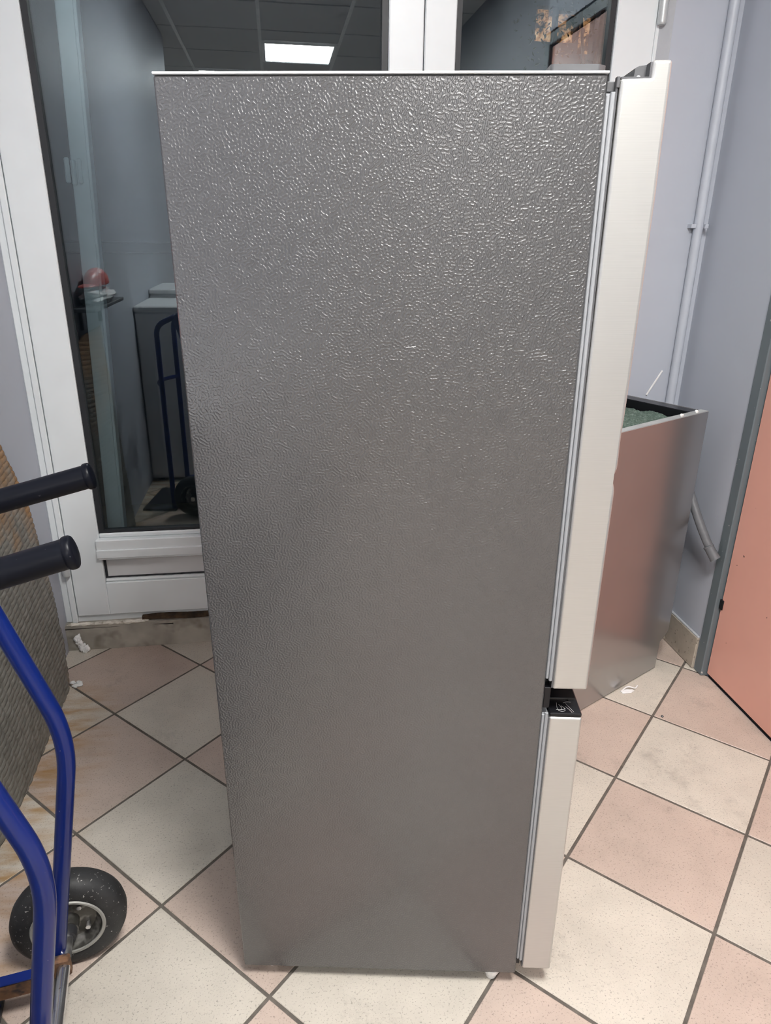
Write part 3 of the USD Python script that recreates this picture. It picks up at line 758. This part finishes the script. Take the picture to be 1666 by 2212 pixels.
for yy in (0.0, -0.438):
    M4 = trimesh.transformations.translation_matrix((0, yy, WR)) @ RX
    wh = obj('wheel', xform(lathe(tyre, 72), M4), M['tyre'], truck, smooth=40, label='worn black rubber tyre with grey zinc rim')
    obj('rim', xform(lathe(rim[::-1], 64), M4), M['rim'], wh, smooth=35)
    obj('rim_lip', xform(lathe(lip[::-1] if True else lip, 64), M4), M['zinc_dull'], wh, smooth=35)
    for k in range(4):
        an = math.radians(35 + 90 * k)
        bb = trimesh.creation.cylinder(radius=0.0052, height=0.036, sections=6)
        bb.apply_translation([0.040 * math.cos(an), 0.040 * math.sin(an), 0])
        obj('bolt', xform(bb, M4), M['zinc'], wh, smooth=False)
    obj('hub', xform(lathe([(0.0118, -0.052), (0.0165, -0.052), (0.0175, -0.048), (0.0175, -0.034), (0.0150, -0.033), (0.0150, 0.033), (0.0175, 0.034), (0.0175, 0.046), (0.0118, 0.046), (0.0118, -0.052)][::-1], 32), M4), M['dark_steel'], wh, smooth=35)

# ------------------------------------------------------------------ embossed sheet leaning on the left wall
def sheet_x(z):
    return -0.716 - 0.045 * z


def hitsheet(u, v):
    """room point where the photo ray meets the sheet's plane x = -0.716 - 0.045 z"""
    d = CF + CR * (u - 833) / F_PX + CU * (1106 - v) / F_PX
    nn = np.array([1, 0, 0.045])
    o = np.array([0, 0, HEIGHT])
    return o + d * ((-0.716 - nn @ o) / (nn @ d))


edge_y = [(0.0, 2.012)] + [(float(p[2]), float(p[1])) for p in (hitsheet(150, 1478), hitsheet(137, 1385), hitsheet(110, 1270), hitsheet(60, 1090), hitsheet(28, 1015), hitsheet(0, 958))] + [(0.93, 1.83), (0.975, 1.76), (1.0, 1.66)]
ez, ey = np.array(sorted(edge_y)).T
NY, NZ = 230, 500
zz = np.linspace(0, 1.0, NZ)
ymax = np.interp(zz, ez, ey)
Zg, T = np.meshgrid(zz, np.linspace(0, 1, NY), indexing='ij')
Yg = 1.36 + T * (ymax[:, None] - 1.36)
cz, cy = 0.0185, 0.040
u = (Yg + 0.22 * Zg) / cy
bumpz = np.abs(np.sin(np.pi * (Zg - 0.12 * Yg) / cz)) ** 0.35 * np.abs(np.sin(np.pi * u)) ** 0.4
Xg = sheet_x(Zg) + 0.0045 * bumpz + 0.004 * np.sin(Yg * 9)
fr = np.c_[Xg.ravel(), Yg.ravel(), np.maximum(Zg.ravel(), 0.001)]
bk = fr.copy()
bk[:, 0] = (sheet_x(Zg) + 0.004 * np.sin(Yg * 9) - 0.003).ravel()
idx = np.arange(Zg.size).reshape(Zg.shape)
qf = np.stack([idx[:-1, :-1], idx[:-1, 1:], idx[1:, 1:], idx[1:, :-1]], -1).reshape(-1, 4)
loop = np.r_[idx[:, 0], idx[-1, 1:], idx[-2::-1, -1], idx[0, -2:0:-1]]
qs = np.stack([loop, np.roll(loop, -1), np.roll(loop, -1) + Zg.size, loop + Zg.size], -1)
q = np.vstack([qf[:, ::-1], qf + Zg.size, qs[:, ::-1]])
sm = trimesh.Trimesh(np.vstack([fr, bk]), np.vstack([q[:, [0, 1, 2]], q[:, [0, 2, 3]]]), process=False)
if sm.face_normals[: len(qf)].mean(0)[0] < 0:
    sm.invert()
tag(obj('metal_sheet', sm, M['sheet'], smooth=50), 'embossed grey metal sheet with rusty edge leaning on the left wall', 'metal sheet')

# ------------------------------------------------------------------ small debris
rng = np.random.default_rng(11)


def crumb(name, pos, n, spread, size, label, cat, m=None, group=None):
    parts = []
    for k in range(n):
        p = np.array(pos) + np.array([rng.normal(0, spread), rng.normal(0, spread), 0])
        s = size * rng.uniform(0.6, 1.3)
        b_ = blob((s, s * 0.8, s * 0.6), 60 + len(used) + k, 0.7)
        b_.apply_translation(p + np.array([0, 0, s * 0.35]))
        parts.append(b_)
    return tag(obj(name, parts, m or M['white_foam'], smooth=50), label, cat, group)


crumb('foam_scrap', (-0.697, 2.052, 0.0), 6, 0.010, 0.0085, 'crumbled white foam scrap on the pink tile beside the metal sheet', 'foam scrap')
pl = [xform(blob((0.011, 0.010, 0.014), 91 + k, 0.8), trimesh.transformations.translation_matrix(p)) for k, p in enumerate(((-0.737, 2.262, 0.036), (-0.731, 2.259, 0.022), (-0.722, 2.258, 0.009), (-0.716, 2.256, 0.013), (-0.742, 2.263, 0.052)))]
tag(obj('foam_scrap', pl, M['white_foam'], smooth=50), 'torn white foam clump at the left end of the concrete curb', 'foam scrap')
fl = trimesh.util.concatenate([tube(smooth_path([(1.058, 1.792, 0.002), (1.085, 1.806, 0.014), (1.112, 1.800, 0.003), (1.124, 1.812, 0.006)], 0.02), [0.0028] * 18, 8)[0:0] if False else
                               tube(smooth_path([(1.058, 1.792, 0.0025), (1.085, 1.806, 0.012), (1.112, 1.800, 0.003), (1.124, 1.812, 0.006)], 0.02), 0.0022, 8),
                               xform(blob((0.020, 0.010, 0.003), 33, 0.7), trimesh.transformations.translation_matrix((1.078, 1.792, 0.002)))])
tag(obj('film_scrap', fl, M['crumple'], smooth=50), 'scrap of clear film on the floor by the dishwasher', 'film scrap')
for u_, lab in ((0.295, 'white foam bead on the dishwasher rim, next to the green felt'), (0.375, 'white foam bead on the dishwasher rim near its corner')):
    b_ = blob((0.0055, 0.0050, 0.0045), int(u_ * 100), 0.4)
    pw = DC + dx * u_ + dn * 0.008 + np.array([0, 0, HT + 0.0040])
    b_.apply_translation(pw)
    tag(obj('foam_bead', b_, M['white_foam'], smooth=50), lab, 'foam bead')
tag(obj('pebble', blob((0.004, 0.004, 0.003), 5, 0.4).apply_translation([1.128, 1.655, 0.0022]), M['dark_plastic'], smooth=50), 'tiny dark grit lump on the grout right of the freezer door', 'grit')

# ------------------------------------------------------------------ things behind the camera that the glass mirrors
def washer(y0, y1, x0, x1, h, label):
    t = thing('washing_machine', label, 'washing machine', ((x0 + x1) / 2, (y0 + y1) / 2, 0))
    wx, wy = (x1 - x0) / 2, (y1 - y0) / 2
    obj('body', bx((-wx, -wy, 0.012), (wx, wy, h - 0.035), 0.008), M['white'], t)
    obj('lid', bx((-wx - 0.004, -wy - 0.004, h - 0.034), (wx + 0.006, wy + 0.004, h), 0.008), M['white'], t)
    obj('side_pressing', [tube(smooth_path([(-wx + 0.08, wy + 0.001, 0.12), (-wx + 0.08, wy + 0.001, h - 0.16), (wx - 0.08, wy + 0.001, h - 0.16), (wx - 0.08, wy + 0.001, 0.12)], 0.05), 0.004, 8)], M['white'], t)
    d_ = lathe([(0.12, 0), (0.165, 0), (0.165, 0.012), (0.12, 0.03), (0.12, 0)][::-1], 40)
    d_.apply_transform(axes((wx - 0.001, 0, h * 0.47), (0, 1, 0), (0, 0, 1), (1, 0, 0)))
    obj('porthole', d_, M['dark_plastic'], t)
    obj('control_panel', bx((wx - 0.002, -wy + 0.02, h - 0.15), (wx + 0.004, wy - 0.02, h - 0.05), 0.001), M['panel'], t)
    for sx in (-1, 1):
        for sy in (-1, 1):
            obj('foot', trimesh.creation.cylinder(radius=0.018, height=0.013, sections=16).apply_translation([sx * (wx - 0.05), sy * (wy - 0.05), 0.0068]), M['black_plastic'], t)


washer(-0.02, 0.50, -0.775, -0.38, 1.0, 'white washing machine nearer the hand truck, mirrored in the glass')
washer(-0.60, -0.05, -0.775, -0.38, 1.05, 'white washing machine beside the camera, farther from the hand truck')
t = thing('wall_shelf', 'dark narrow shelf on the left wall above the metal sheet', 'shelf', (XL, 1.45, 1.09))
obj('board', bx((0.0, -0.27, 0), (0.095, 0.27, 0.014), 0.002), M['shelf'], t)
for yb_ in (-0.18, 0.14):
    obj('bracket', bx((0.0, yb_, -0.08), (0.012, yb_ + 0.015, 0), 0.001), M['shelf'], t)
b_ = blob((0.042, 0.19, 0.034), 17, 0.8, 3)
b_.apply_translation([XL + 0.048, 1.46, 1.127])
tag(obj('plastic_bag', b_, M['crumple'], smooth=40), 'crumpled white plastic bag on the dark shelf', 'bag')
cap_ = trimesh.creation.icosphere(subdivisions=3, radius=1.0)
vv = cap_.vertices.copy()
vv[:, 2] = np.where(vv[:, 2] < 0, vv[:, 2] * 0.15, vv[:, 2])
cap_.vertices = vv * np.array([0.042, 0.14, 0.062])
cap_ = trimesh.util.concatenate([cap_, xform(blob((0.03, 0.085, 0.008), 2, 0.1), trimesh.transformations.translation_matrix((0.0, 0.15, 0)))])
cap_.apply_translation([XL + 0.047, 1.44, 1.178])
tag(obj('cap', cap_, M['red'], smooth=60), 'red peaked cap lying on the crumpled white bag', 'cap')

# ------------------------------------------------------------------ outside, beyond the glass
g = bx((-6, 2.42, -0.10), (8, 9.0, -0.02))
tag(obj('ground', g, M['ground'], smooth=False), 'dark damp ground outside the glazed door', 'ground', kind='structure')
t = thing('post', 'pale metal profile standing just outside the glazed door', 'post', (-0.60, 2.44, -0.02))
ang = math.atan2(0.055, 1.48)
rot = trimesh.transformations.rotation_matrix(ang, (0, 1, 0))
obj('profile', xform(bx((-0.045, -0.02, 0.0), (0.003, 0.02, 2.25), 0.002), rot), M['rail_out'], t, smooth=False)
obj('lip', xform(bx((0.0035, -0.028, 0.0), (0.013, 0.02, 2.25), 0.002), rot), M['rail_out'], t, smooth=False)
obj('clasp', xform(trimesh.util.concatenate([bx((-0.062, -0.032, 1.53), (-0.048, -0.02, 1.60), 0.004), bx((-0.044, -0.034, 1.525), (-0.030, -0.0205, 1.595), 0.004), bx((-0.026, -0.034, 1.53), (-0.014, -0.0205, 1.60), 0.004)]), rot), M['rail_out'], t)
yw_ = thing('yard_wall', 'low dark yard wall across from the glazed door', 'wall', (0.5, 3.85, -0.02))
obj('masonry', bx((-5.0, -0.08, 0.0), (5.5, 0.08, 1.30), 0.004), M['facade_dark'], yw_)
obj('coping', bx((-5.0, -0.11, 1.3005), (5.5, 0.11, 1.35), 0.006), M['facade_dark'], yw_)
bld = thing('building', 'dark building across the yard with sunset-lit windows', 'building', (0, 8.0, -0.02))
wpos = [(2.652, 2.861, 3.19, 3.49), (2.885, 3.092, 3.19, 3.46), (3.113, 3.269, 3.10, 3.44)]
wall = sbox(-6, 0, 8, 7.0)
for x0, x1, za, zb in wpos:
    wall = wall.difference(sbox(x0, za + 0.02, x1, zb + 0.02))
obj('wall', extrude(wall, 0.3).apply_transform(axes((0, 0.3, 0), (1, 0, 0), (0, 0, 1), (0, -1, 0))), M['facade'], bld, smooth=False)
for x0, x1, za, zb in wpos:
    wn = obj('window', bx((x0, 0.12, za + 0.02), (x1, 0.125, zb + 0.02)), M['sunset'], bld, smooth=False, label='narrow window lit orange by the sunset')
tree = thing('tree', 'bare dark tree in front of the sunset-lit windows', 'tree', (3.1, 7.2, -0.02))
obj('trunk', [tube(smooth_path([(0, 0, 0), (0.05, 0, 1.4), (-0.12, 0, 2.6), (-0.05, 0.05, 3.3)], 0.4), 0.035, 10),
              tube(smooth_path([(-0.05, 0, 2.2), (-0.22, 0, 2.8), (-0.30, 0, 3.3)], 0.3), 0.014, 8), tube(smooth_path([(0.0, 0, 2.3), (0.05, 0, 2.9), (0.15, 0, 3.3)], 0.3), 0.014, 8)], M['bark'], tree)
lv = []
trg = np.random.default_rng(4)
for k in range(420):
    p = np.array([trg.uniform(-0.85, 0.35), trg.uniform(-0.2, 0.3), trg.uniform(2.45, 3.35)])
    s = trg.uniform(0.012, 0.034)
    tri = np.array([[-s, 0, 0], [0, -0.4 * s, 0.004], [s, 0, 0], [0, 0.4 * s, 0.004], [0, 0, -0.004]])
    m_ = trimesh.convex.convex_hull(tri)
    m_.apply_transform(trimesh.transformations.random_rotation_matrix(trg.random(3)))
    m_.apply_translation(p)
    lv.append(m_)
tag(obj('foliage', lv, M['leaf'], tree, smooth=False), kind='stuff')
